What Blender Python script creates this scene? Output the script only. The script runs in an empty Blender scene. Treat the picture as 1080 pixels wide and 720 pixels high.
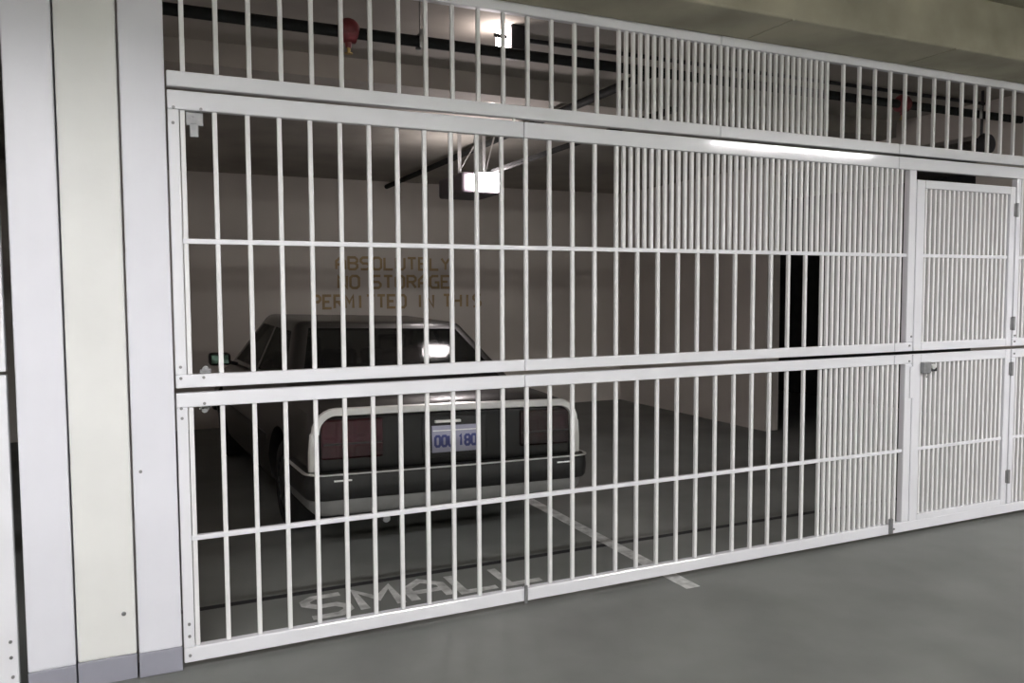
import bpy, bmesh, math, random
from mathutils import Vector, Matrix
random.seed(4)
S = bpy.context.scene
COL = S.collection

# ---------------------------------------------------------------- camera
F_PX, YAW, PITCH, ROLL = 850.13, 0.4314, -0.0626, -0.0051
fw = Vector((math.sin(YAW)*math.cos(PITCH), math.cos(YAW)*math.cos(PITCH), math.sin(PITCH)))
rt = Vector((math.cos(YAW), -math.sin(YAW), 0))
uv = rt.cross(fw)
r2 = rt*math.cos(ROLL) + uv*math.sin(ROLL)
u2 = -rt*math.sin(ROLL) + uv*math.cos(ROLL)
cam = bpy.data.objects.new('camera', bpy.data.cameras.new('camera'))
COL.objects.link(cam)
M = Matrix((r2, u2, -fw)).transposed().to_4x4()
M.translation = Vector((0, -3.4646, 1.53))
cam.matrix_world = M
cam.data.sensor_fit = 'HORIZONTAL'; cam.data.sensor_width = 36
cam.data.lens = F_PX/1080*36
cam.data.clip_start = 0.05
S.camera = cam

# ---------------------------------------------------------------- exposure, world
S.view_settings.view_transform = 'Standard'
S.view_settings.look = 'None'
S.view_settings.exposure = 0.0
S.view_settings.gamma = 1
S.view_settings.use_curve_mapping = False
w = bpy.data.worlds.new('world'); S.world = w; w.use_nodes = True
w.node_tree.nodes['Background'].inputs[0].default_value = (0.02, 0.02, 0.02, 1)
w.node_tree.nodes['Background'].inputs[1].default_value = 0.2
# light strengths of the lamps, real and added (each used in its builder)
TUBE = 195.0        # fluorescent tubes of the aisle, row near the gate
TUBE_FILL = 125.0     # tubes of the unseen far row, added as fill light
OPENER_LAMP = 90.0   # front lamp of the gate opener
OPENER_FILL = 50.0  # unseen rear lamp added to brighten the back wall
BULKHEAD = 42.0     # small ceiling light behind the grille

# ---------------------------------------------------------------- materials
MATS = {}
def mat(name, col, rough=0.5, metal=0.0, noise=0.0, scale=8.0, bump=0.0, coat=0.0, coatr=0.06, spec=0.5, emit=None, estr=0.0,
        trans=0.0, detail=4.0, col2=None, stretch=(1, 1, 1)):
    m = bpy.data.materials.new(name); m.use_nodes = True
    nt = m.node_tree; b = nt.nodes['Principled BSDF']
    b.inputs['Base Color'].default_value = (*col, 1)
    b.inputs['Roughness'].default_value = rough
    b.inputs['Metallic'].default_value = metal
    b.inputs['Specular IOR Level'].default_value = spec
    b.inputs['Coat Weight'].default_value = coat
    b.inputs['Coat Roughness'].default_value = coatr
    b.inputs['Transmission Weight'].default_value = trans
    if emit:
        b.inputs['Emission Color'].default_value = (*emit, 1)
        b.inputs['Emission Strength'].default_value = estr
    if noise or bump:
        tc = nt.nodes.new('ShaderNodeTexCoord'); mp = nt.nodes.new('ShaderNodeMapping')
        mp.inputs['Scale'].default_value = stretch
        nz = nt.nodes.new('ShaderNodeTexNoise'); nz.inputs['Scale'].default_value = scale
        nz.inputs['Detail'].default_value = detail
        nt.links.new(tc.outputs['Object'], mp.inputs[0]); nt.links.new(mp.outputs[0], nz.inputs['Vector'])
        if noise:
            mx = nt.nodes.new('ShaderNodeMix'); mx.data_type = 'RGBA'
            c2 = col2 or tuple(max(0, c*(1-noise)) for c in col)
            c1 = tuple(min(1, c*(1+noise*0.4)) for c in col)
            mx.inputs[6].default_value = (*c1, 1); mx.inputs[7].default_value = (*c2, 1)
            rp = nt.nodes.new('ShaderNodeValToRGB')
            rp.color_ramp.elements[0].position = 0.35; rp.color_ramp.elements[1].position = 0.7
            nt.links.new(nz.outputs['Fac'], rp.inputs[0]); nt.links.new(rp.outputs[0], mx.inputs[0])
            nt.links.new(mx.outputs[2], b.inputs['Base Color'])
        if bump:
            bp = nt.nodes.new('ShaderNodeBump'); bp.inputs['Strength'].default_value = bump
            bp.inputs['Distance'].default_value = 0.01
            nt.links.new(nz.outputs['Fac'], bp.inputs['Height']); nt.links.new(bp.outputs[0], b.inputs['Normal'])
    MATS[name] = m
    return m

paint = mat('white_gate_paint', (0.80, 0.80, 0.845), 0.32, coat=0.6, noise=0.05, scale=3)
barpaint = mat('white_bar_paint', (0.80, 0.795, 0.80), 0.35)
postpaint = mat('post_paint', (0.74, 0.74, 0.80), 0.35, noise=0.06, scale=2.0, detail=6)
colpaint = mat('column_paint', (0.755, 0.755, 0.74), 0.45, noise=0.06, scale=2.5, detail=6)
basegrey = mat('grey_base_paint', (0.28, 0.28, 0.33), 0.5, noise=0.08, scale=5)
floorm = mat('concrete_floor', (0.19, 0.195, 0.185), 0.6, noise=0.22, scale=1.6, detail=8, bump=0.05)
jointm = mat('dark_joint', (0.02, 0.02, 0.022), 0.7, noise=0.2)
soffitm = mat('concrete_beam', (0.37, 0.345, 0.265), 0.85, noise=0.32, scale=2.2, detail=8, bump=0.15)
slabm = mat('concrete_slab', (0.34, 0.32, 0.24), 0.9, noise=0.25, scale=2, detail=8, bump=0.15)
stallceil = mat('stall_slab', (0.36, 0.335, 0.30), 0.9, noise=0.2, scale=2, detail=8, bump=0.1)
wallm = mat('stall_wall_paint', (0.62, 0.57, 0.53), 0.8, noise=0.1, scale=1.2, detail=6)
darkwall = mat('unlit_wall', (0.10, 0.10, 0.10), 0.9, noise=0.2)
aislewall = mat('aisle_wall_paint', (0.72, 0.72, 0.70), 0.8, noise=0.1, scale=1.2)
letterpaint = mat('brown_letter_paint', (0.41, 0.295, 0.165), 0.8, noise=0.25, scale=9)
floorpaint = mat('worn_floor_paint', (0.60, 0.60, 0.59), 0.7, noise=0.45, scale=14, detail=8)
steelblack = mat('black_pipe_paint', (0.012, 0.013, 0.013), 0.75, noise=0.2, spec=0.25)
redpaint = mat('red_valve_paint', (0.16, 0.025, 0.03), 0.5, noise=0.3)
galv = mat('galvanised_steel', (0.45, 0.45, 0.45), 0.4, 0.9, noise=0.15, scale=30)
dullsteel = mat('dull_steel', (0.30, 0.30, 0.31), 0.5, 0.7, noise=0.2, scale=25)
darksteel = mat('dark_steel', (0.05, 0.05, 0.055), 0.5, 0.6, noise=0.15)
housing = mat('opener_housing', (0.10, 0.085, 0.10), 0.5, noise=0.1)
brass = mat('brass', (0.5, 0.35, 0.14), 0.3, 1.0, noise=0.1)
lens = mat('lit_lens', (1, 1, 1), 0.4, emit=(1.0, 0.90, 0.90), estr=OPENER_LAMP, noise=0.02)
lensfill = mat('lit_fill_lens', (1, 1, 1), 0.4, emit=(1.0, 0.92, 0.90), estr=OPENER_FILL, noise=0.02)  # glow of the added rear lens
bulk = mat('lit_bulkhead_lens', (1, 1, 1), 0.4, emit=(1.0, 0.86, 0.82), estr=BULKHEAD, noise=0.02)
tube = mat('lit_tube', (1, 1, 1), 0.4, emit=(1.0, 0.98, 1.0), estr=TUBE, noise=0.02)
tubefill = mat('lit_fill_tube', (1, 1, 1), 0.4, emit=(1.0, 0.99, 0.93), estr=TUBE_FILL, noise=0.02)  # far-row tubes, added as fill light
fixwhite = mat('fixture_enamel', (0.7, 0.7, 0.7), 0.4, noise=0.05)
carpaint = mat('dark_car_paint', (0.011, 0.010, 0.009), 0.35, coat=0.6, coatr=0.15, noise=0.1)
carblack = mat('black_plastic', (0.012, 0.012, 0.012), 0.45, noise=0.15)
valance = mat('floor_lit_valance', (0.20, 0.20, 0.195), 0.45, noise=0.12)  # lighter grey stands in for floor light reflected by the valance
chrome = mat('chrome_trim', (0.86, 0.86, 0.84), 0.3, 0.5, noise=0.05)
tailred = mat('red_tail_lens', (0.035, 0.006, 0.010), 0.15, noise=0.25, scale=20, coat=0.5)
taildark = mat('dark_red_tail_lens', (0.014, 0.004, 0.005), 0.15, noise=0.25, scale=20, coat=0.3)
tailpanel = mat('dark_tail_panel', (0.010, 0.010, 0.010), 0.3, noise=0.2)
rubber = mat('tyre_rubber', (0.012, 0.012, 0.012), 0.8, noise=0.2)
hubm = mat('wheel_cover', (0.10, 0.10, 0.10), 0.35, 0.7, noise=0.1)
uphol = mat('dark_upholstery', (0.03, 0.027, 0.026), 0.9, noise=0.2, scale=40)
platem = mat('plate_white', (0.34, 0.34, 0.44), 0.45, noise=0.08)
plateblue = mat('plate_blue', (0.05, 0.06, 0.20), 0.5, noise=0.1)
mirrorgl = mat('mirror_glass', (0.10, 0.16, 0.13), 0.06, 1.0, noise=0.02)
glassm = bpy.data.materials.new('tinted_glass'); glassm.use_nodes = True
nt = glassm.node_tree; b = nt.nodes['Principled BSDF']; out = nt.nodes['Material Output']
b.inputs['Base Color'].default_value = (0.02, 0.02, 0.02, 1); b.inputs['Roughness'].default_value = 0.05
gn = nt.nodes.new('ShaderNodeTexNoise'); gn.inputs['Scale'].default_value = 6.0
gm = nt.nodes.new('ShaderNodeMapRange'); gm.inputs[3].default_value = 0.03; gm.inputs[4].default_value = 0.08
nt.links.new(gn.outputs['Fac'], gm.inputs[0]); nt.links.new(gm.outputs[0], b.inputs['Roughness'])
tr = nt.nodes.new('ShaderNodeBsdfTransparent'); tr.inputs[0].default_value = (0.42, 0.44, 0.42, 1)
ms = nt.nodes.new('ShaderNodeMixShader'); ms.inputs[0].default_value = 0.45
nt.links.new(tr.outputs[0], ms.inputs[1]); nt.links.new(b.outputs[0], ms.inputs[2]); nt.links.new(ms.outputs[0], out.inputs[0])

# ---------------------------------------------------------------- helpers
def link(name, me, m=None, parent=None):
    o = bpy.data.objects.new(name, me); COL.objects.link(o)
    if m: me.materials.clear(); me.materials.append(m)
    if parent: o.parent = parent
    return o
def obj(name, bm, m, parent=None, smooth=False):
    me = bpy.data.meshes.new(name); bmesh.ops.recalc_face_normals(bm, faces=bm.faces[:]); bm.to_mesh(me); bm.free()
    if smooth:
        for p in me.polygons: p.use_smooth = True
        try: me.set_sharp_from_angle(angle=math.radians(40))
        except Exception: pass
    return link(name, me, m, parent)
def tag(o, label, cat, group=None):
    o['label'] = label; o['category'] = cat
    if group: o['group'] = group
    return o
def thing(name, label, cat, loc=(0, 0, 0), rz=0, group=None):
    o = bpy.data.objects.new(name, None); COL.objects.link(o)
    o.location = loc; o.rotation_euler = (0, 0, rz); o.empty_display_size = 0.1
    return tag(o, label, cat, group)
def struct(name, bm, m, parent=None, label=None):
    o = obj(name, bm, m, parent)
    if parent is None: o['kind'] = 'structure'
    if label: o['label'] = label
    return o
def NB(): return bmesh.new()
def box(bm, x0, x1, y0, y1, z0, z1, bev=0.0, seg=2):
    r = bmesh.ops.create_cube(bm, size=1.0)
    vs = r['verts']
    for v in vs:
        v.co = Vector(((x0+x1)/2 + v.co.x*(x1-x0), (y0+y1)/2 + v.co.y*(y1-y0), (z0+z1)/2 + v.co.z*(z1-z0)))
    if bev:
        es = list({e for v in vs for e in v.link_edges})
        bmesh.ops.bevel(bm, geom=es, offset=bev, segments=seg, profile=0.5, affect='EDGES')
    return bm
def cyl(bm, p0, p1, r0, r1=None, seg=20, caps=True):
    p0 = Vector(p0); p1 = Vector(p1); d = p1-p0
    mtx = Matrix.Translation((p0+p1)/2) @ d.to_track_quat('Z', 'Y').to_matrix().to_4x4()
    bmesh.ops.create_cone(bm, cap_ends=caps, segments=seg, radius1=r0, radius2=r0 if r1 is None else r1, depth=d.length, matrix=mtx)
    return bm
def bar_along(bm, p0, p1, wx, wz):
    """flat bar between two points"""
    p0 = Vector(p0); p1 = Vector(p1); d = p1-p0
    mtx = Matrix.Translation((p0+p1)/2) @ d.to_track_quat('Y', 'Z').to_matrix().to_4x4() @ Matrix.Diagonal((wx, d.length, wz, 1))
    bmesh.ops.create_cube(bm, size=1.0, matrix=mtx)
    return bm
def sweep(bm, path, prof, closed=False, up=Vector((0, 0, 1))):
    """sweep a closed profile [(a,b)] along a path; a = sideways, b = along the frame's second axis"""
    rings = []
    n = len(path)
    for i, p in enumerate(path):
        p = Vector(p)
        t = (Vector(path[min(i+1, n-1)]) - Vector(path[max(i-1, 0)])).normalized()
        s = t.cross(up).normalized(); q = s.cross(t)
        rings.append([bm.verts.new(p + s*a + q*bb) for a, bb in prof])
    k = len(prof)
    for i in range(n-1):
        for j in range(k):
            bm.faces.new((rings[i][j], rings[i][(j+1) % k], rings[i+1][(j+1) % k], rings[i+1][j]))
    bm.faces.new(rings[0]); bm.faces.new(rings[-1][::-1])
    return bm
STROKES = {   # block letters on a 4 x 6 grid
 'A': [[(0, 0), (0, 4), (2, 6), (4, 4), (4, 0)], [(0, 2.4), (4, 2.4)]], 'B': [[(0, 0), (0, 6), (3, 6), (4, 5), (4, 4), (3, 3.1), (0, 3.1)], [(3, 3.1), (4, 2.2), (4, 1), (3, 0), (0, 0)]],
 'S': [[(4, 6), (1, 6), (0, 5), (0, 4), (1, 3), (3, 3), (4, 2), (4, 1), (3, 0), (0, 0)]], 'O': [[(1, 0), (0, 1), (0, 5), (1, 6), (3, 6), (4, 5), (4, 1), (3, 0), (1, 0)]],
 'L': [[(0, 6), (0, 0), (4, 0)]], 'U': [[(0, 6), (0, 1), (1, 0), (3, 0), (4, 1), (4, 6)]], 'T': [[(0, 6), (4, 6)], [(2, 6), (2, 0)]], 'E': [[(4, 6), (0, 6), (0, 0), (4, 0)], [(0, 3.1), (3, 3.1)]],
 'Y': [[(0, 6), (2, 3), (4, 6)], [(2, 3), (2, 0)]], 'N': [[(0, 0), (0, 6), (4, 0), (4, 6)]], 'R': [[(0, 0), (0, 6), (3, 6), (4, 5), (4, 4), (3, 3), (0, 3)], [(2, 3), (4, 0)]],
 'G': [[(4, 6), (1, 6), (0, 5), (0, 1), (1, 0), (4, 0), (4, 2.8), (2.2, 2.8)]], 'P': [[(0, 0), (0, 6), (3, 6), (4, 5), (4, 4), (3, 3), (0, 3)]], 'M': [[(0, 0), (0, 6), (2, 2.6), (4, 6), (4, 0)]],
 'I': [[(2, 0), (2, 6)]], 'D': [[(0, 0), (0, 6), (3, 6), (4, 5), (4, 1), (3, 0), (0, 0)]], 'H': [[(0, 0), (0, 6)], [(4, 0), (4, 6)], [(0, 3), (4, 3)]], '1': [[(1, 5), (2, 6), (2, 0)]],
 '8': [[(1, 3), (0, 4), (0, 5), (1, 6), (3, 6), (4, 5), (4, 4), (3, 3), (1, 3), (0, 2), (0, 1), (1, 0), (3, 0), (4, 1), (4, 2), (3, 3)]], '0': [[(1, 0), (0, 1), (0, 5), (1, 6), (3, 6), (4, 5), (4, 1), (3, 0), (1, 0)]]}
def text_mesh(body, width, height, th=0.2, extrude=0.001):
    """letters of mitred strokes in the xy plane, from (0,0) to (width,height); th = stroke in parts of the letter height"""
    n = len(body); adv = 5.6; sx = width/(adv*n-1.6); sz = height/6; hw_ = th*height/2
    bm = NB()
    for i, ch in enumerate(body):
        for li, line in enumerate(STROKES.get(ch, [])):
            P = [Vector(((adv*i+a)*sx, hw_+c*(height-2*hw_)/6)) for a, c in line]
            clos = line[0] == line[-1]
            Lv, Rv = [], []
            m = len(P)
            for q in range(m):
                a = P[q-1] if q > 0 else (P[m-2] if clos else None); c = P[q+1] if q < m-1 else (P[1] if clos else None)
                d1 = (P[q]-a).normalized() if a is not None else None; d2 = (c-P[q]).normalized() if c is not None else None
                d1 = d1 or d2; d2 = d2 or d1
                n1 = Vector((-d1.y, d1.x)); n2 = Vector((-d2.y, d2.x)); nn = (n1+n2).normalized(); k_ = min(1.6, 1/max(0.3, nn.dot(n1)))
                Lv.append(P[q]+nn*hw_*k_); Rv.append(P[q]-nn*hw_*k_)
            z = extrude*(1+0.15*li)
            lo_ = [(bm.verts.new((a.x, a.y, 0)), bm.verts.new((c.x, c.y, 0))) for a, c in zip(Lv, Rv)]
            hi_ = [(bm.verts.new((a.x, a.y, z)), bm.verts.new((c.x, c.y, z))) for a, c in zip(Lv, Rv)]
            for q in range(m-1):
                bm.faces.new((hi_[q][0], hi_[q][1], hi_[q+1][1], hi_[q+1][0]))
                bm.faces.new((lo_[q][0], lo_[q+1][0], hi_[q+1][0], hi_[q][0])); bm.faces.new((lo_[q][1], hi_[q][1], hi_[q+1][1], lo_[q+1][1]))
    return bm

# ---------------------------------------------------------------- the setting
struct('floor', box(NB(), -8, 14, -9, 6.3, -0.2, 0), floorm)
struct('floor_joint', box(NB(), -0.08, 6.1, 0.612, 0.656, -0.01, 0.0015), jointm)
struct('wall_back', box(NB(), -4, 9, 6.15, 6.35, 0, 3.2), wallm)
struct('wall_left', box(NB(), -0.30, -0.02, 0.141, 6.15, 0, 3.05), wallm)
struct('wall_right', box(NB(), 6.1, 6.28, 3.25, 6.15, 0, 3.05), wallm)
b_ = box(NB(), 6.1, 6.28, 0.05, 0.9, 0, 3.05); box(b_, 6.1, 6.28, 0.9, 3.25, 2.75, 3.05)
struct('wall_right_near', b_, wallm)
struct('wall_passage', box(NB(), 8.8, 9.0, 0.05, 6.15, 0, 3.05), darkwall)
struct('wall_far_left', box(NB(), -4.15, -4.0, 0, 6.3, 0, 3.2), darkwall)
b_ = box(NB(), 6.1, 14, 0.0, 0.05, 0, 3.05); box(b_, -8, -2.75, 0.0, 0.05, 0, 3.05)
struct('wall_gate_side', b_, aislewall)
struct('wall_front', box(NB(), -8, 14, -9.2, -9, 0, 3.2), aislewall)
struct('wall_aisle_left', box(NB(), -8.2, -8, -9, 0.05, 0, 3.2), aislewall)
struct('wall_aisle_right', box(NB(), 14, 14.2, -9, 0.05, 0, 3.2), aislewall)
struct('ceiling', box(NB(), -8, 14, -9, -0.3, 3.15, 3.4), slabm)
b_ = box(NB(), -4, 9, 0.05, 1.66, 3.0, 3.3); box(b_, -4, 9, 1.66, 6.3, 2.862, 3.3)
struct('ceiling_stall', b_, stallceil)
b_ = box(NB(), -8, 14, -0.36, 0.06, 2.856, 3.3, bev=0.012)
for x in (-1.5, 0.65, 2.965, 4.15, 6.4): box(b_, x-0.006, x+0.006, -0.358, -0.03, 2.8525, 2.87)      # formwork ridges
struct('beam_gate', b_, soffitm)

# column between the two gates
c0 = thing('column', 'cream painted concrete column between the two white steel posts', 'column', (-0.157, 0, 0))
c0['kind'] = 'structure'
obj('shaft', box(NB(), -0.105, 0.103, -0.004, 0.14, 0.10, 2.856, bev=0.008), colpaint, c0)
obj('base_band', box(NB(), -0.1055, 0.1035, -0.005, 0.14, 0, 0.10, bev=0.004), basegrey, c0)
def post(x0, x1, label):
    xc = (x0+x1)/2; h = (x1-x0)/2
    t = thing('gate_post', label, 'gate post', (xc, 0, 0), 0, 'steel gate posts flanking the column')
    obj('shaft', box(NB(), -h, h, -0.014, 0.10, 0.10, 2.856, bev=0.006), postpaint, t)
    obj('base_band', box(NB(), -h-0.0005, h+0.0005, -0.0145, 0.10, 0, 0.10, bev=0.004), basegrey, t)
    return t
post(-0.428, -0.268, 'white steel post left of the cream column, beside the other gate')
pr = post(-0.047, 0.112, 'white steel post between the cream column and the large barred gate')
obj('anchor_bolt', cyl(NB(), (-0.052, -0.020, 0.83), (-0.052, -0.012, 0.83), 0.006), dullsteel, pr)
obj('wall_anchor', cyl(NB(), (0.06, -0.010, 0.27), (0.06, -0.003, 0.27), 0.008), dullsteel, c0)

# ---------------------------------------------------------------- barred gates
BARW = 0.0185
_bars = {}
def bar_mesh(L):
    k = round(L, 4)
    if k not in _bars:
        bm = box(NB(), -BARW/2, BARW/2, -BARW/2, BARW/2, 0, L, bev=0.003, seg=2)
        me = bpy.data.meshes.new('bar'); bm.to_mesh(me); bm.free(); me.materials.append(barpaint)
        _bars[k] = me
    return _bars[k]
def bar(parent, x, z0, z1, name='bar'):
    o = bpy.data.objects.new(name, bar_mesh(z1-z0)); COL.objects.link(o)
    o.location = (x, 0, z0); o.parent = parent
    return o
def rail(bm, x0, x1, z0, z1, seams=(), d=0.02):
    cuts = [x0] + [s for s in seams if x0 < s < x1] + [x1]
    for a, c in zip(cuts[:-1], cuts[1:]):
        box(bm, a+(0.0015 if a != x0 else 0), c-(0.0015 if c != x1 else 0), -d, d, z0, z1, bev=0.005)
def stile(bm, x0, x1, z0, z1, d=0.02): box(bm, x0, x1, -d, d, z0, z1, bev=0.005)
def bolts(parent, pts, y=-0.0205, r=0.006, m=None):
    for x, z in pts:
        obj('bolt', cyl(NB(), (x, y+0.002, z), (x, y-0.005, z), r, seg=10), m or dullsteel, parent)

SP = 0.12528; X0 = 0.29145
UP0, UP1 = 1.150, 2.318       # upper section
LO0, LO1 = 0.030, 1.130       # lower section
CB1, CB2 = 1.733, 0.5375      # crossbars
seams = (1.654, 4.13)
gate = thing('overhead_gate', 'large white sectional gate of vertical steel bars closing the parking stall', 'gate', (2.2, 0, 0.03))
GX = -2.2; GZ = -0.03
def part_empty(name, parent):
    o = bpy.data.objects.new(name, None); COL.objects.link(o); o.parent = parent; o.empty_display_size = 0.1
    return o
# upper section
fb = NB()
rail(fb, 0.118, 6.06, 2.245, UP1, seams); 
rail(fb, 0.118, 4.285, UP0, 1.203, seams); rail(fb, 5.225, 6.06, UP0, 1.203)
stile(fb, 0.118, 0.160, 1.203, 2.245); stile(fb, 4.226, 4.285, 1.203, 2.245)
stile(fb, 5.225, 5.268, 1.203, 2.245); stile(fb, 6.015, 6.06, 1.203, 2.245)
for v in fb.verts: v.co.x += GX; v.co.z += GZ
upper = obj('upper_section', fb, paint, gate)
fb = NB()
rail(fb, 0.118, 6.06, LO0, 0.092, seams); 
rail(fb, 0.118, 4.285, 1.072, LO1, seams); rail(fb, 5.225, 6.06, 1.072, LO1)
stile(fb, 0.118, 0.160, 0.092, 1.072); stile(fb, 4.226, 4.285, 0.092, 1.072)
stile(fb, 5.225, 5.268, 0.092, 1.072); stile(fb, 6.015, 6.06, 0.092, 1.072)
for v in fb.verts: v.co.x += GX; v.co.z += GZ
lower = obj('lower_section', fb, paint, gate)
def gcross(parent, x0, x1, z):
    obj('crossbar', box(NB(), x0+GX, x1+GX, -0.011, 0.011, z-0.0105+GZ, z+0.0105+GZ, bev=0.003), paint, parent)
gcross(upper, 0.160, 4.226, CB1); gcross(upper, 5.268, 6.015, CB1)
gcross(lower, 0.160, 4.226, CB2); gcross(lower, 5.268, 6.015, CB2)
for i in range(-1, 32):
    x = X0 + SP*i + (0.006 if i == -1 else 0)
    bar(upper, x+GX, 1.203+GZ, 2.245+GZ); bar(lower, x+GX, 0.092+GZ, 1.072+GZ)
    if i >= 15 and i < 31:
        for k in (1, 2):
            xx = x + SP/3*k
            bar(upper, xx+GX, (1.203 if i >= 26 else CB1)+GZ, 2.245+GZ, 'infill_bar')
            if i >= 26: bar(lower, xx+GX, 0.092+GZ, 1.072+GZ, 'infill_bar')
x = 5.268 + 0.030
while x < 6.01:
    bar(upper, x+GX, 1.203+GZ, 2.245+GZ, 'infill_bar'); bar(lower, x+GX, 0.092+GZ, 1.072+GZ, 'infill_bar'); x += SP/3
# corner roller brackets behind the bars
def corner_bracket(parent, x, z, up):
    bm = NB(); s = 1 if up else -1
    box(bm, x-0.022, x+0.022, 0.012, 0.018, min(z, z+s*0.016), max(z, z+s*0.016), bev=0.002)
    cyl(bm, (x, 0.012, z+s*0.018), (x, 0.020, z+s*0.018), 0.012)
    cyl(bm, (x, 0.006, z+s*0.016), (x, 0.016, z+s*0.016), 0.006, seg=10)
    for v in bm.verts: v.co.x += GX; v.co.z += GZ
    obj('roller_bracket', bm, dullsteel, parent)
corner_bracket(upper, 0.232, 1.203, True); corner_bracket(lower, 0.225, 1.072, False); corner_bracket(upper, 0.215, 2.245, False)
bm = NB()
box(bm, 0.185+GX, 0.250+GX, 0.010, 0.022, 2.19+GZ, 2.245+GZ, bev=0.003); box(bm, 0.198+GX, 0.232+GX, 0.008, 0.02, 2.145+GZ, 2.20+GZ, bev=0.004)
obj('corner_plate', bm, dullsteel, upper)
bolts(upper, [(a+GX, b2+GZ) for a, b2 in ((0.137, 1.235), (0.137, 1.19), (0.222, 1.19), (0.137, 2.19), (0.14, 2.25), (0.24, 2.25), (4.255, 1.185), (4.268, 1.24), (5.245, 1.22), (5.245, 1.18))])
bolts(lower, [(a+GX, b2+GZ) for a, b2 in ((0.135, 1.07), (0.222, 1.085), (0.137, 1.03), (0.14, 0.19), (0.14, 0.14), (0.14, 0.06), (4.258, 1.09), (5.245, 1.10), (4.16, 0.06))])
bolts(gate, [(1.60+GX, 2.322+GZ)], r=0.007, m=chrome)
# strike plate beside the door lock and a seam clamp at the foot
obj('strike_plate', box(NB(), 4.262+GX, 4.290+GX, -0.028, -0.020, 0.86+GZ, 1.055+GZ, bev=0.003), paint, lower)
obj('foot_bolt', box(NB(), 4.115+GX, 4.14+GX, -0.034, -0.02, 0.035+GZ, 0.13+GZ, bev=0.003), dullsteel, lower)
obj('foot_bolt', box(NB(), 1.643+GX, 1.660+GX, -0.030, -0.02, 0.02+GZ, 0.11+GZ, bev=0.003), dullsteel, lower)

# fixed grille above the gates
tg = thing('transom_grille', 'fixed white barred grille above the large gate, under the beam', 'grille', (2.2, 0, 2.332))
TZ = -2.332
fb = NB(); rail(fb, 0.118, 6.1, 2.332, 2.392, (2.80, 4.13)); rail(fb, 0.118, 6.1, 2.808, 2.856, (2.80,))
for v in fb.verts: v.co.x += GX; v.co.z += TZ
obj('frame', fb, paint, tg)
for i in range(0, 47):
    x = 0.1783 + SP*i
    bar(tg, x+GX, 2.392+TZ, 2.808+TZ)
    if 16 <= i < 27:
        for k in (1, 2): bar(tg, x+SP/3*k+GX, 2.392+TZ, 2.808+TZ, 'infill_bar')

# pedestrian door set in the gate
DX0, DX1 = 4.292, 5.217
door = thing('gate_door', 'white barred person door with a steel lock, set in the right of the large gate', 'door', (DX1, 0, 0.085))
for nm, z0, z1, zc, zr0, zr1 in (('upper_leaf', UP0, 2.190, CB1, 1.203, 2.140), ('lower_leaf', 0.090, LO1, CB2, 0.128, 1.072)):
    fb = NB()
    stile(fb, DX0, DX0+0.070, z0, z1); stile(fb, DX1-0.058, DX1-0.004, z0, z1)
    box(fb, DX0+0.070, DX1-0.058, -0.02, 0.02, z0, zr0, bev=0.004); box(fb, DX0+0.070, DX1-0.058, -0.02, 0.02, zr1, z1, bev=0.004)
    for v in fb.verts: v.co.x -= DX1; v.co.z -= 0.085
    leaf = obj(nm, fb, paint, door)
    obj('crossbar', box(NB(), -0.855, -0.058, -0.011, 0.011, zc-0.0105-0.085, zc+0.0105-0.085, bev=0.003), paint, leaf)
    x = DX0 + 0.070 + 0.026
    while x < DX1-0.07:
        bar(leaf, x-DX1, zr0-0.085, zr1-0.085); x += SP/3
    for z in ((2.04, 1.30) if nm == 'upper_leaf' else (1.00, 0.28)):
        bm = NB(); cyl(bm, (0.002, -0.026, z-0.045-0.085), (0.002, -0.026, z+0.045-0.085), 0.011, seg=12)
        box(bm, -0.02, 0.0, -0.024, -0.02, z-0.042-0.085, z+0.042-0.085)
        obj('hinge', bm, dullsteel, leaf)
    if nm == 'lower_leaf':
        bm = box(NB(), -0.86, -0.79, -0.045, -0.018, 0.925-0.0, 0.995, bev=0.004)
        lk = obj('lock', bm, dullsteel, leaf)
        obj('lock_cylinder', cyl(NB(), (-0.775, -0.05, 0.965), (-0.775, -0.03, 0.965), 0.016), chrome, lk)
        bm = NB(); box(bm, -0.79, -0.74, -0.046, -0.034, 0.935, 0.957, bev=0.003)
        obj('latch_lever', bm, darksteel, lk)
        bolts(leaf, [(-0.80, 0.90), (-0.76, 0.985)], r=0.005)

# the neighbouring gate at the left edge
g2 = thing('overhead_gate', 'white barred gate at the far left, beyond the cream column', 'gate', (-1.6, 0, 0.03))
AX, AZ = 1.6, -0.03
fb = NB(); stile(fb, -0.52, -0.455, 0.02, 1.232); stile(fb, -2.72, -2.66, 0.02, 1.232)
rail(fb, -2.66, -0.52, 0.02, 0.075); rail(fb, -2.66, -0.52, 1.17, 1.232)
for v in fb.verts: v.co.x += AX; v.co.z += AZ
l2 = obj('lower_section', fb, paint, g2)
fb = NB(); stile(fb, -0.52, -0.455, 1.244, 2.318); stile(fb, -2.72, -2.66, 1.244, 2.318)
rail(fb, -2.66, -0.52, 1.244, 1.30); rail(fb, -2.66, -0.52, 2.25, 2.318)
for v in fb.verts: v.co.x += AX; v.co.z += AZ
u2g = obj('upper_section', fb, paint, g2)
for i in range(16):
    x = -0.625 - SP*i
    bar(l2, x+AX, 0.075+AZ, 1.17+AZ); bar(u2g, x+AX, 1.30+AZ, 2.25+AZ)
bolts(l2, [(a+AX, z+AZ) for a, z in ((-0.478, 0.235), (-0.478, 0.175), (-0.475, 0.10), (-0.485, 1.20), (-0.485, 1.16))])
tg2 = thing('transom_grille', 'white barred grille over the far left gate', 'grille', (-1.6, 0, 2.332))
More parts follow.
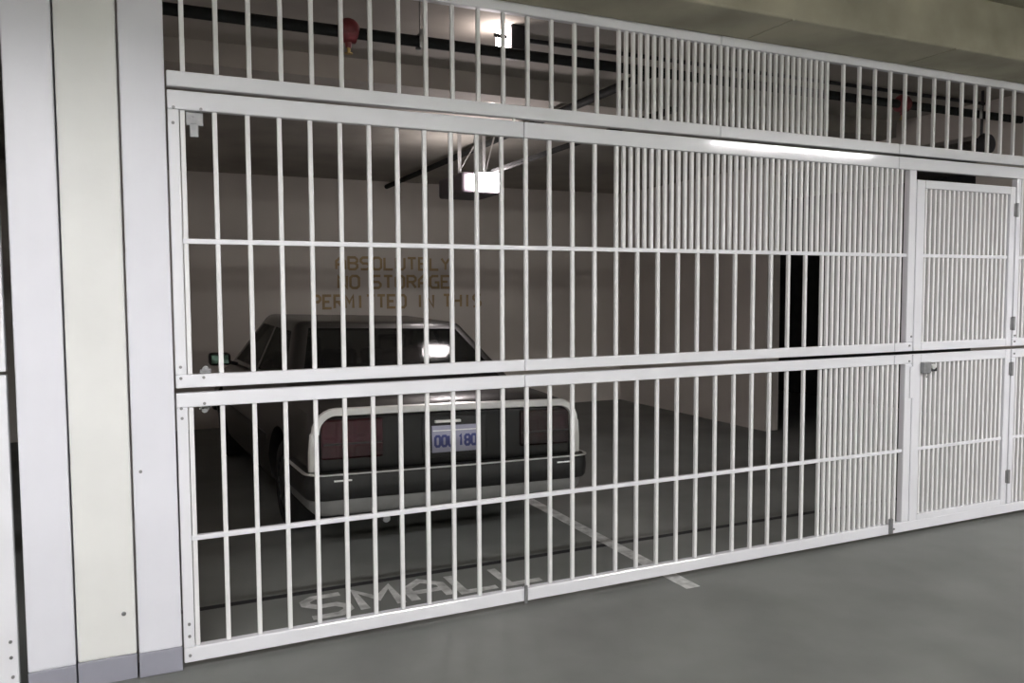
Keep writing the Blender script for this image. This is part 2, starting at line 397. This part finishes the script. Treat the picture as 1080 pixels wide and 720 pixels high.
fb = NB(); rail(fb, -2.72, -0.455, 2.332, 2.392); rail(fb, -2.72, -0.455, 2.808, 2.856); stile(fb, -0.50, -0.455, 2.392, 2.808)
for v in fb.verts: v.co.x += AX; v.co.z += TZ
obj('frame', fb, paint, tg2)
for i in range(16): bar(tg2, -0.60-SP*i+AX, 2.392+TZ, 2.808+TZ)

# ---------------------------------------------------------------- the car (own axes: x from its left side, y forward from its tail, z up)
W = 1.73; L = 4.45
LEAN = -0.030
car = thing('car', 'dark sedan parked nose-in behind the barred gate, chrome framed tail', 'car', (0.822, 0.935, 0), 0.052)
def lean(bm):
    for v in bm.verts: v.co.z += LEAN*(v.co.x-W/2)*min(1, max(0, (v.co.z-0.05)/0.3))
    return bm
hw = W/2
def section(bm, y, h, zb, zt, crown=0.02, tuck=0.05):
    pts = [(-h*0.86, zb), (-h*0.97, zb+0.07), (-h, zb+0.22), (-h*0.995, zt-0.28 if zt-zb > .55 else (zb+zt)/2+.05), (-h+tuck*0.45, zt-0.07), (-h+tuck*1.3, zt-0.012), (-h*0.62, zt+crown*0.7), (0, zt+crown)]
    pts = pts + [(-x, z) for x, z in reversed(pts[:-1])]
    return [bm.verts.new((hw+x, y, z)) for x, z in pts]
bm = NB()
rings = [section(bm, *s) for s in (
    (0.075, hw-0.025, 0.27, 0.845, 0.012, 0.06), (0.11, hw-0.012, 0.25, 0.868, 0.016, 0.06), (0.30, hw-0.004, 0.23, 0.885, 0.02, 0.07),
    (0.62, hw, 0.20, 0.90, 0.022, 0.07), (0.95, hw, 0.19, 0.905, 0.022, 0.07), (1.5, hw, 0.18, 0.91, 0.02, 0.06), (2.2, hw, 0.18, 0.91, 0.02, 0.06), (3.0, hw, 0.18, 0.905, 0.025, 0.07),
    (3.4, hw-0.01, 0.19, 0.87, 0.03, 0.09), (4.0, hw-0.03, 0.20, 0.80, 0.03, 0.10), (4.3, hw-0.06, 0.22, 0.74, 0.03, 0.10), (4.42, hw-0.10, 0.25, 0.66, 0.02, 0.10))]
k = len(rings[0])
for a, c in zip(rings[:-1], rings[1:]):
    for j in range(k): bm.faces.new((a[j], a[(j+1) % k], c[(j+1) % k], c[j]))
bm.faces.new(rings[0]); bm.faces.new(rings[-1][::-1])
lean(bm)
body = obj('body', bm, carpaint, None, smooth=True)
WY = (0.88, 3.55); WR = 0.295
def bool_cut(o, cutter):
    md = o.modifiers.new('cut', 'BOOLEAN'); md.object = cutter; md.operation = 'DIFFERENCE'; md.solver = 'EXACT'
    dg = bpy.context.evaluated_depsgraph_get(); dg.update()
    me = bpy.data.meshes.new_from_object(o.evaluated_get(dg))
    o.modifiers.clear(); old = o.data; o.data = me; bpy.data.meshes.remove(old)
    bpy.data.objects.remove(cutter)
for y in WY:
    for xa, xb in ((-0.1, 0.24), (W-0.24, W+0.1)):
        bool_cut(body, obj('cutter', cyl(NB(), (xa, y, WR+0.02), (xb, y, WR+0.02), 0.355, seg=36), carpaint))
body.name = 'body'; body.parent = car
for p in body.data.polygons: p.use_smooth = True
try: body.data.set_sharp_from_angle(angle=math.radians(35))
except Exception: pass

# greenhouse: roof with pillars, panes set in it
bm = NB()
base = [(0.055, 0.80, 0.905), (W-0.055, 0.80, 0.905), (W-0.055, 3.08, 0.905), (0.055, 3.08, 0.905)]
top = [(0.245, 1.36, 1.31), (W-0.245, 1.36, 1.31), (W-0.245, 2.42, 1.335), (0.245, 2.42, 1.335)]
V0 = [bm.verts.new(p) for p in base]; V1 = [bm.verts.new(p) for p in top]
bm.faces.new(V1)
for i in range(4): bm.faces.new((V0[i], V0[(i+1) % 4], V1[(i+1) % 4], V1[i]))
bm.edges.ensure_lookup_table()
# split the sides with a B-pillar line
bmesh.ops.bisect_plane(bm, geom=bm.verts[:]+bm.edges[:]+bm.faces[:], plane_co=(0, 1.93, 0), plane_no=(0, 1, 0))
es = [e for e in bm.edges if len(e.link_faces) == 2 and e.calc_face_angle(0) > 0.2]
bmesh.ops.bevel(bm, geom=es, offset=0.05, segments=4, profile=0.5, affect='EDGES')
bm.normal_update()
big = [f for f in bm.faces if f.calc_area() > 0.16 and abs(f.normal.z) < 0.93]
panes = []
for f in big:
    th = 0.032
    bmesh.ops.inset_individual(bm, faces=[f], thickness=th, use_even_offset=True)
    panes.append(([v.co.copy() for v in f.verts], f.normal.copy()))
bmesh.ops.delete(bm, geom=big, context='FACES_ONLY')
bmesh.ops.solidify(bm, geom=bm.faces[:], thickness=0.02)
lean(bm)
obj('roof', bm, carpaint, car, smooth=True)
for vs, n in panes:
    pb = NB(); pb.faces.new([pb.verts.new(c) for c in vs]); lean(pb)
    nm = 'rear_window' if n.y < -0.5 else ('windshield' if n.y > 0.5 else 'side_window')
    r = bmesh.ops.solidify(pb, geom=pb.faces[:], thickness=0.005)
    obj(nm, pb, glassm, car)
# seats seen through the glass
for x0_, x1_, y0_, z1_ in ((0.22, W-0.22, 1.15, 1.02), (0.24, 0.76, 2.15, 1.06), (W-0.76, W-0.24, 2.15, 1.06)):
    bm = box(NB(), x0_, x1_, y0_, y0_+0.12, 0.90, z1_, bev=0.03)
    st = obj('seat_back', bm, uphol, car)
    for hx in ((0.5, W-0.5) if x1_-x0_ > 1 else ((x0_+x1_)/2,)):
        obj('headrest', box(NB(), hx-0.12, hx+0.12, y0_+0.01, y0_+0.10, z1_-0.02, z1_+0.11, bev=0.03), uphol, st)
# tail: dark panel, red lamps, chrome surround
obj('tail_panel', lean(box(NB(), 0.06, W-0.06, 0.048, 0.085, 0.50, 0.815, bev=0.012)), tailpanel, car)
for x0_, x1_ in ((0.065, 0.42), (W-0.42, W-0.065)):
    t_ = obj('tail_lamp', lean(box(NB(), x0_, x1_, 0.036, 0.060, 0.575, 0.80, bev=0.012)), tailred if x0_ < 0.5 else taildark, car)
    obj('lamp_divider', lean(box(NB(), x0_+0.01, x1_-0.01, 0.033, 0.040, 0.655, 0.668, bev=0.002)), carblack, t_)
path = [(0.012, 0.040, 0.50), (0.014, 0.036, 0.62), (0.022, 0.032, 0.72)]
R_ = 0.115
for a in range(0, 91, 15):
    t_ = math.radians(a); path.append((0.030+R_-R_*math.cos(t_), 0.030, 0.727+R_*math.sin(t_)))
path += [(W/2, 0.026, 0.846)]
path += [(W-x, y, z) for x, y, z in reversed(path[:-1])]
bm = NB(); sweep(bm, path, [(-0.024, -0.006), (-0.018, 0.010), (0.018, 0.010), (0.024, -0.006), (0.015, -0.018), (-0.015, -0.018)], up=Vector((0, -1, 0)))
obj('chrome_surround', lean(bm), chrome, car, smooth=True)
# number plate with its recess and light
obj('plate_recess', lean(box(NB(), 0.66, 1.08, 0.040, 0.052, 0.545, 0.79, bev=0.006)), carblack, car)
pl = obj('number_plate', lean(box(NB(), 0.715, 1.02, 0.027, 0.040, 0.575, 0.735, bev=0.004)), platem, car)
def plate_text(s, x, z, w_, h_):
    bm = text_mesh(s, w_, h_, 0.2, 0.0015)
    for v in bm.verts: v.co = Vector((x+v.co.x, 0.027-v.co.z, z+v.co.y))
    obj('plate_lettering', lean(bm), plateblue, pl)
plate_text('OOU', 0.735, 0.605, 0.115, 0.075); plate_text('180', 0.885, 0.605, 0.115, 0.075)
obj('plate_edge', lean(box(NB(), 0.72, 1.015, 0.0255, 0.0275, 0.703, 0.709)), chrome, pl)
obj('plate_light', lean(box(NB(), 0.735, 0.90, 0.022, 0.045, 0.752, 0.768, bev=0.003)), chrome, car)
# bumper wrapping round the tail
def upath(y0_, inset, back, z):
    p = [(inset, back, z)]
    r = 0.10
    p += [(inset, y0_+r, z)]
    for a in range(15, 90, 15):
        t_ = math.radians(a); p.append((inset+r-r*math.cos(t_), y0_+r-r*math.sin(t_), z))
    p += [(inset+r, y0_, z), (W/2, y0_-0.012, z)]
    return p + [(W-x, y, z) for x, y, z in reversed(p[:-1])]
bm = NB(); sweep(bm, upath(-0.055, -0.03, 0.50, 0.445), [(-0.05, -0.07), (0.0, -0.075), (0.012, -0.06), (0.018, 0.0), (0.012, 0.058), (-0.005, 0.072), (-0.05, 0.072)])
bp_ = obj('bumper', lean(bm), carblack, car, smooth=True)
bm = NB(); sweep(bm, upath(-0.062, -0.036, 0.50, 0.512), [(-0.01, -0.0035), (0.010, -0.0035), (0.012, 0.0), (0.010, 0.0035), (-0.01, 0.0035)])
obj('chrome_strip', lean(bm), chrome, bp_)
bm = NB(); sweep(bm, upath(-0.062, -0.036, 0.50, 0.50), [(-0.01, -0.003), (0.010, -0.003), (0.010, 0.003), (-0.01, 0.003)])
obj('valance', lean(sweep(NB(), upath(-0.030, 0.0, 0.48, 0.335), [(-0.05, -0.05), (-0.02, -0.055), (0.008, -0.03), (0.02, 0.035), (-0.05, 0.035)])), valance, car, smooth=True)
bm.free()
for x in (0.10, W-0.22):
    obj('bumper_reflector', lean(box(NB(), x, x+0.10, -0.078, -0.06, 0.475, 0.484, bev=0.002)), chrome, bp_)
# door mirrors
for x, s in ((-0.02, -1), (W+0.02, 1)):
    bm = box(NB(), min(x, x+s*0.17), max(x, x+s*0.17), 2.60, 2.69, 0.90, 1.005, bev=0.025)
    mr = obj('door_mirror', lean(bm), carblack, car, smooth=True)
    obj('mirror_glass', lean(box(NB(), min(x+s*.02, x+s*0.155), max(x+s*.02, x+s*0.155), 2.594, 2.602, 0.915, 0.99, bev=0.003)), mirrorgl, mr)
    bm = NB(); bar_along(bm, (hw+s*(hw-0.03), 2.66, 0.91), (x+s*0.03, 2.64, 0.93), 0.05, 0.03)
    obj('mirror_arm', lean(bm), carblack, mr)
# side trim and wheels
for x in (-0.006, W-0.006):
    obj('side_moulding', lean(box(NB(), x, x+0.012, 1.3, 3.1, 0.50, 0.54, bev=0.003)), carblack, car)
    obj('door_handle', lean(box(NB(), x-0.006, x+0.018, 1.55, 1.72, 0.755, 0.785, bev=0.004)), chrome, car)
for y in WY:
    for s, x in ((-1, 0.03), (1, W-0.03)):
        bm = NB(); pr_ = [(0.0, 0.19), (0.0, 0.262), (0.018, 0.288), (0.05, 0.295), (0.14, 0.295), (0.172, 0.288), (0.19, 0.262), (0.19, 0.19)]
        n = 40; rg = []
        for i in range(n):
            a = 2*math.pi*i/n
            rg.append([bm.verts.new((x - s*o_, y+r*math.cos(a), WR+r*math.sin(a))) for o_, r in pr_])
        for i in range(n):
            q, q2 = rg[i], rg[(i+1) % n]
            for j in range(len(pr_)): bm.faces.new((q[j], q[(j+1) % len(pr_)], q2[(j+1) % len(pr_)], q2[j]))
        wh = obj('wheel', bm, rubber, car, smooth=True)
        bm = NB(); cyl(bm, (x-s*0.012, y, WR), (x-s*0.11, y, WR), 0.192, seg=32)
        for i in range(8):
            a = 2*math.pi*i/8
            bar_along(bm, (x-s*0.008, y, WR), (x-s*0.008, y+0.17*math.cos(a), WR+0.17*math.sin(a)), 0.014, 0.03)
        cyl(bm, (x-s*0.0, y, WR), (x-s*0.05, y, WR), 0.045, seg=20)
        obj('wheel_cover', bm, hubm, wh)
obj('exhaust_pipe', cyl(NB(), (0.42, 0.0, 0.235), (0.42, 0.5, 0.24), 0.022, seg=16), dullsteel, car)
hd = None
for x0_, x1_ in ((0.10, 0.45), (W-0.45, W-0.10)):
    obj('headlamp', lean(box(NB(), x0_, x1_, 4.36, 4.43, 0.48, 0.62, bev=0.01)), platem, car)
obj('front_bumper', lean(box(NB(), 0.05, W-0.05, 4.34, 4.50, 0.30, 0.46, bev=0.03)), carblack, car)
obj('grille', lean(box(NB(), 0.5, W-0.5, 4.39, 4.44, 0.48, 0.61, bev=0.008)), carblack, car)

# ---------------------------------------------------------------- gate opener with its lamp
op = thing('gate_opener', 'motor unit hanging from the ceiling over the car with a bright white lamp', 'gate opener', (2.51, 2.6, 2.305))
hz = obj('motor_housing', box(NB(), -0.20, 0.16, -0.12, 0.42, 0.0, 0.16, bev=0.02), housing, op)
obj('lamp_lens', box(NB(), -0.105, 0.115, -0.20, -0.12, 0.01, 0.15, bev=0.015), lens, op)
obj('lamp_lens', box(NB(), -0.14, 0.12, 0.42, 0.49, 0.03, 0.15, bev=0.015), lensfill, op)  # added lens hidden behind the housing, lights the back wall
for x, y in ((-0.17, 0.0), (0.04, 0.0), (0.13, 0.3)):
    obj('hanger_strap', box(NB(), x-0.015, x+0.015, y-0.002, y+0.002, 0.16, 0.557), galv, op)
bm = NB(); bar_along(bm, (0.04, -0.004, 0.52), (-0.16, -0.004, 0.20), 0.028, 0.004); obj('hanger_strap', bm, galv, op)
bm = NB(); bar_along(bm, (0.15, -0.004, 0.54), (0.05, -0.004, 0.18), 0.024, 0.004); obj('hanger_strap', bm, galv, op)
obj('drive_rail', box(NB(), 0.06, 0.10, -2.50, 0.0, 0.165, 0.19), steelblack, op)

# ---------------------------------------------------------------- pipes under the stall ceiling
PY, PZ = 0.55, 2.803
sp_ = thing('sprinkler_pipe', 'thick black sprinkler pipe running behind the upper grille', 'pipe', (3.0, PY, PZ))
obj('pipe_run', cyl(NB(), (-3.08, 0, 0), (3.10, 0, 0), 0.028), steelblack, sp_, True)
for x, z1_ in ((-1.66, 0.197), (0.9, 0.197), (2.6, 0.197)):
    bm = box(NB(), x-0.014, x+0.014, -0.036, -0.030, -0.04, 0.055, bev=0.002); box(bm, x-0.014, x+0.014, -0.036, 0.036, 0.030, 0.036); box(bm, x-0.014, x+0.014, 0.030, 0.036, -0.035, 0.036); cyl(bm, (x, 0, 0.036), (x, 0, z1_), 0.005, seg=10)
    obj('pipe_hanger', bm, galv, sp_)
def coupling(x):
    bm = NB(); cyl(bm, (x-0.035, 0, 0), (x+0.035, 0, 0), 0.052); 
    bmesh.ops.create_uvsphere(bm, u_segments=16, v_segments=10, radius=0.058, matrix=Matrix.Translation((x, 0, 0.01)))
    cyl(bm, (x, 0, 0), (x, 0, -0.075), 0.022, 0.014, seg=14)
    c = obj('valve', bm, redpaint, sp_, True)
    bm = NB(); cyl(bm, (x, 0, -0.07), (x, 0, -0.10), 0.008, seg=10); cyl(bm, (x, 0, -0.10), (x, 0, -0.104), 0.020, seg=14)
    obj('sprinkler_head', bm, brass, c)
coupling(-2.03); coupling(1.83)
tag(obj('branch_pipe', cyl(NB(), (2.76, 0.58, 2.80), (2.76, 6.15, 2.80), 0.028), steelblack, None, True), 'black branch pipe running back from the sprinkler pipe over the car', 'pipe')
tag(obj('conduit', cyl(NB(), (2.0, 0.85, 2.985), (6.1, 0.85, 2.985), 0.013, seg=12), darksteel, None, True), 'thin dark conduit along the stall ceiling, above the sprinkler pipe', 'conduit')
bl = thing('ceiling_light', 'small dark box light under the stall ceiling, glowing on its left side', 'light', (1.95, 0.72, 3.0))
obj('housing', box(NB(), -0.045, 0.05, -0.06, 0.10, -0.15, 0.0, bev=0.008), darksteel, bl)
obj('lens', box(NB(), -0.075, -0.045, -0.05, 0.09, -0.12, -0.01, bev=0.006), bulk, bl)
obj('bracket', box(NB(), -0.15, -0.07, -0.062, -0.054, -0.085, -0.065), darksteel, bl)
bell = thing('alarm_bell', 'round black alarm bell behind the far right of the upper grille', 'bell', (5.75, 0.60, 2.60))
bm = NB(); cyl(bm, (0, -0.05, 0), (0, -0.01, 0), 0.07, 0.085, seg=28); obj('gong', bm, darksteel, bell, True)
obj('back_box', box(NB(), -0.05, 0.05, -0.01, 0.03, -0.05, 0.05, bev=0.006), darksteel, bell)
obj('support', cyl(NB(), (0, 0.015, 0.05), (0, 0.015, 0.40), 0.01, seg=10), darksteel, bell)

# ---------------------------------------------------------------- lettering
sg = thing('painted_notice', 'brown notice painted on the back wall: ABSOLUTELY NO STORAGE PERMITTED IN THIS', 'painted notice', (2.95, 6.149, 1.3))
for s, x0_, x1_, z0_, z1_ in (('ABSOLUTELY', 2.13, 3.56, 1.785, 1.955), ('NO', 2.15, 2.40, 1.56, 1.735), ('STORAGE', 2.56, 3.56, 1.56, 1.735), ('PERMITTED', 1.84, 2.98, 1.32, 1.50), ('IN', 3.12, 3.34, 1.32, 1.50), ('THIS', 3.48, 3.98, 1.32, 1.50)):
    bm = text_mesh(s, x1_-x0_, z1_-z0_, 0.17, 0.001)
    for v in bm.verts: v.co = Vector((x0_-2.95+v.co.x, -v.co.z, z0_-1.3+v.co.y))
    obj('painted_word', bm, letterpaint, sg)
fl = thing('floor_lettering', 'worn white word SMALL painted on the floor just inside the gate', 'floor marking', (1.3, 0.2, 0.001))
bm = text_mesh('SMALL', 1.20, 0.30, 0.16, 0.0008)
for v in bm.verts: v.co = Vector((v.co.x-0.61, v.co.y+0.065, v.co.z))
obj('painted_word', bm, floorpaint, fl)
tag(obj('parking_line', box(NB(), 2.50, 2.585, -0.16, 5.6, 0.0005, 0.0018), floorpaint), 'worn white stall line on the floor along the right side of the car', 'floor marking')

# ---------------------------------------------------------------- aisle lamps (above and behind the viewer; the far row is added fill)
for x, y, lb in ((-1.05, -3.3, 'fluorescent ceiling light on the aisle ceiling nearest the cream column'), (6.45, -3.3, 'fluorescent ceiling light on the aisle ceiling in front of the person door'),
              (-1.2, -7.2, 'added unseen fluorescent fill light by the opposite aisle wall, toward the left'), (3.0, -7.2, 'added unseen fluorescent fill light by the opposite aisle wall, in the middle'), (7.2, -7.2, 'added unseen fluorescent fill light by the opposite aisle wall, toward the right')):
    t = thing('fluorescent_light', lb, 'ceiling light', (x, y, 3.128), 0, 'aisle fluorescent lights')
    bm = box(NB(), -1.2, 1.2, -0.17, 0.17, -0.04, 0.0, bev=0.008)
    near = y > -5
    if near:                                    # trough sides added to keep tube light off the gate's upper part
        for e in (-0.174, 0.166): box(bm, -1.2, 1.2, e, e+0.008, -0.12, 0.0)
        for e in (-1.208, 1.2): box(bm, e, e+0.008, -0.17, 0.17, -0.12, 0.0)
    obj('housing', bm, fixwhite, t)
    for yy in (-0.05, 0.05):
        obj('lamp_tube', cyl(NB(), (-1.17, yy, -0.07), (1.17, yy, -0.07), 0.019, seg=12), tube if near else tubefill, t)
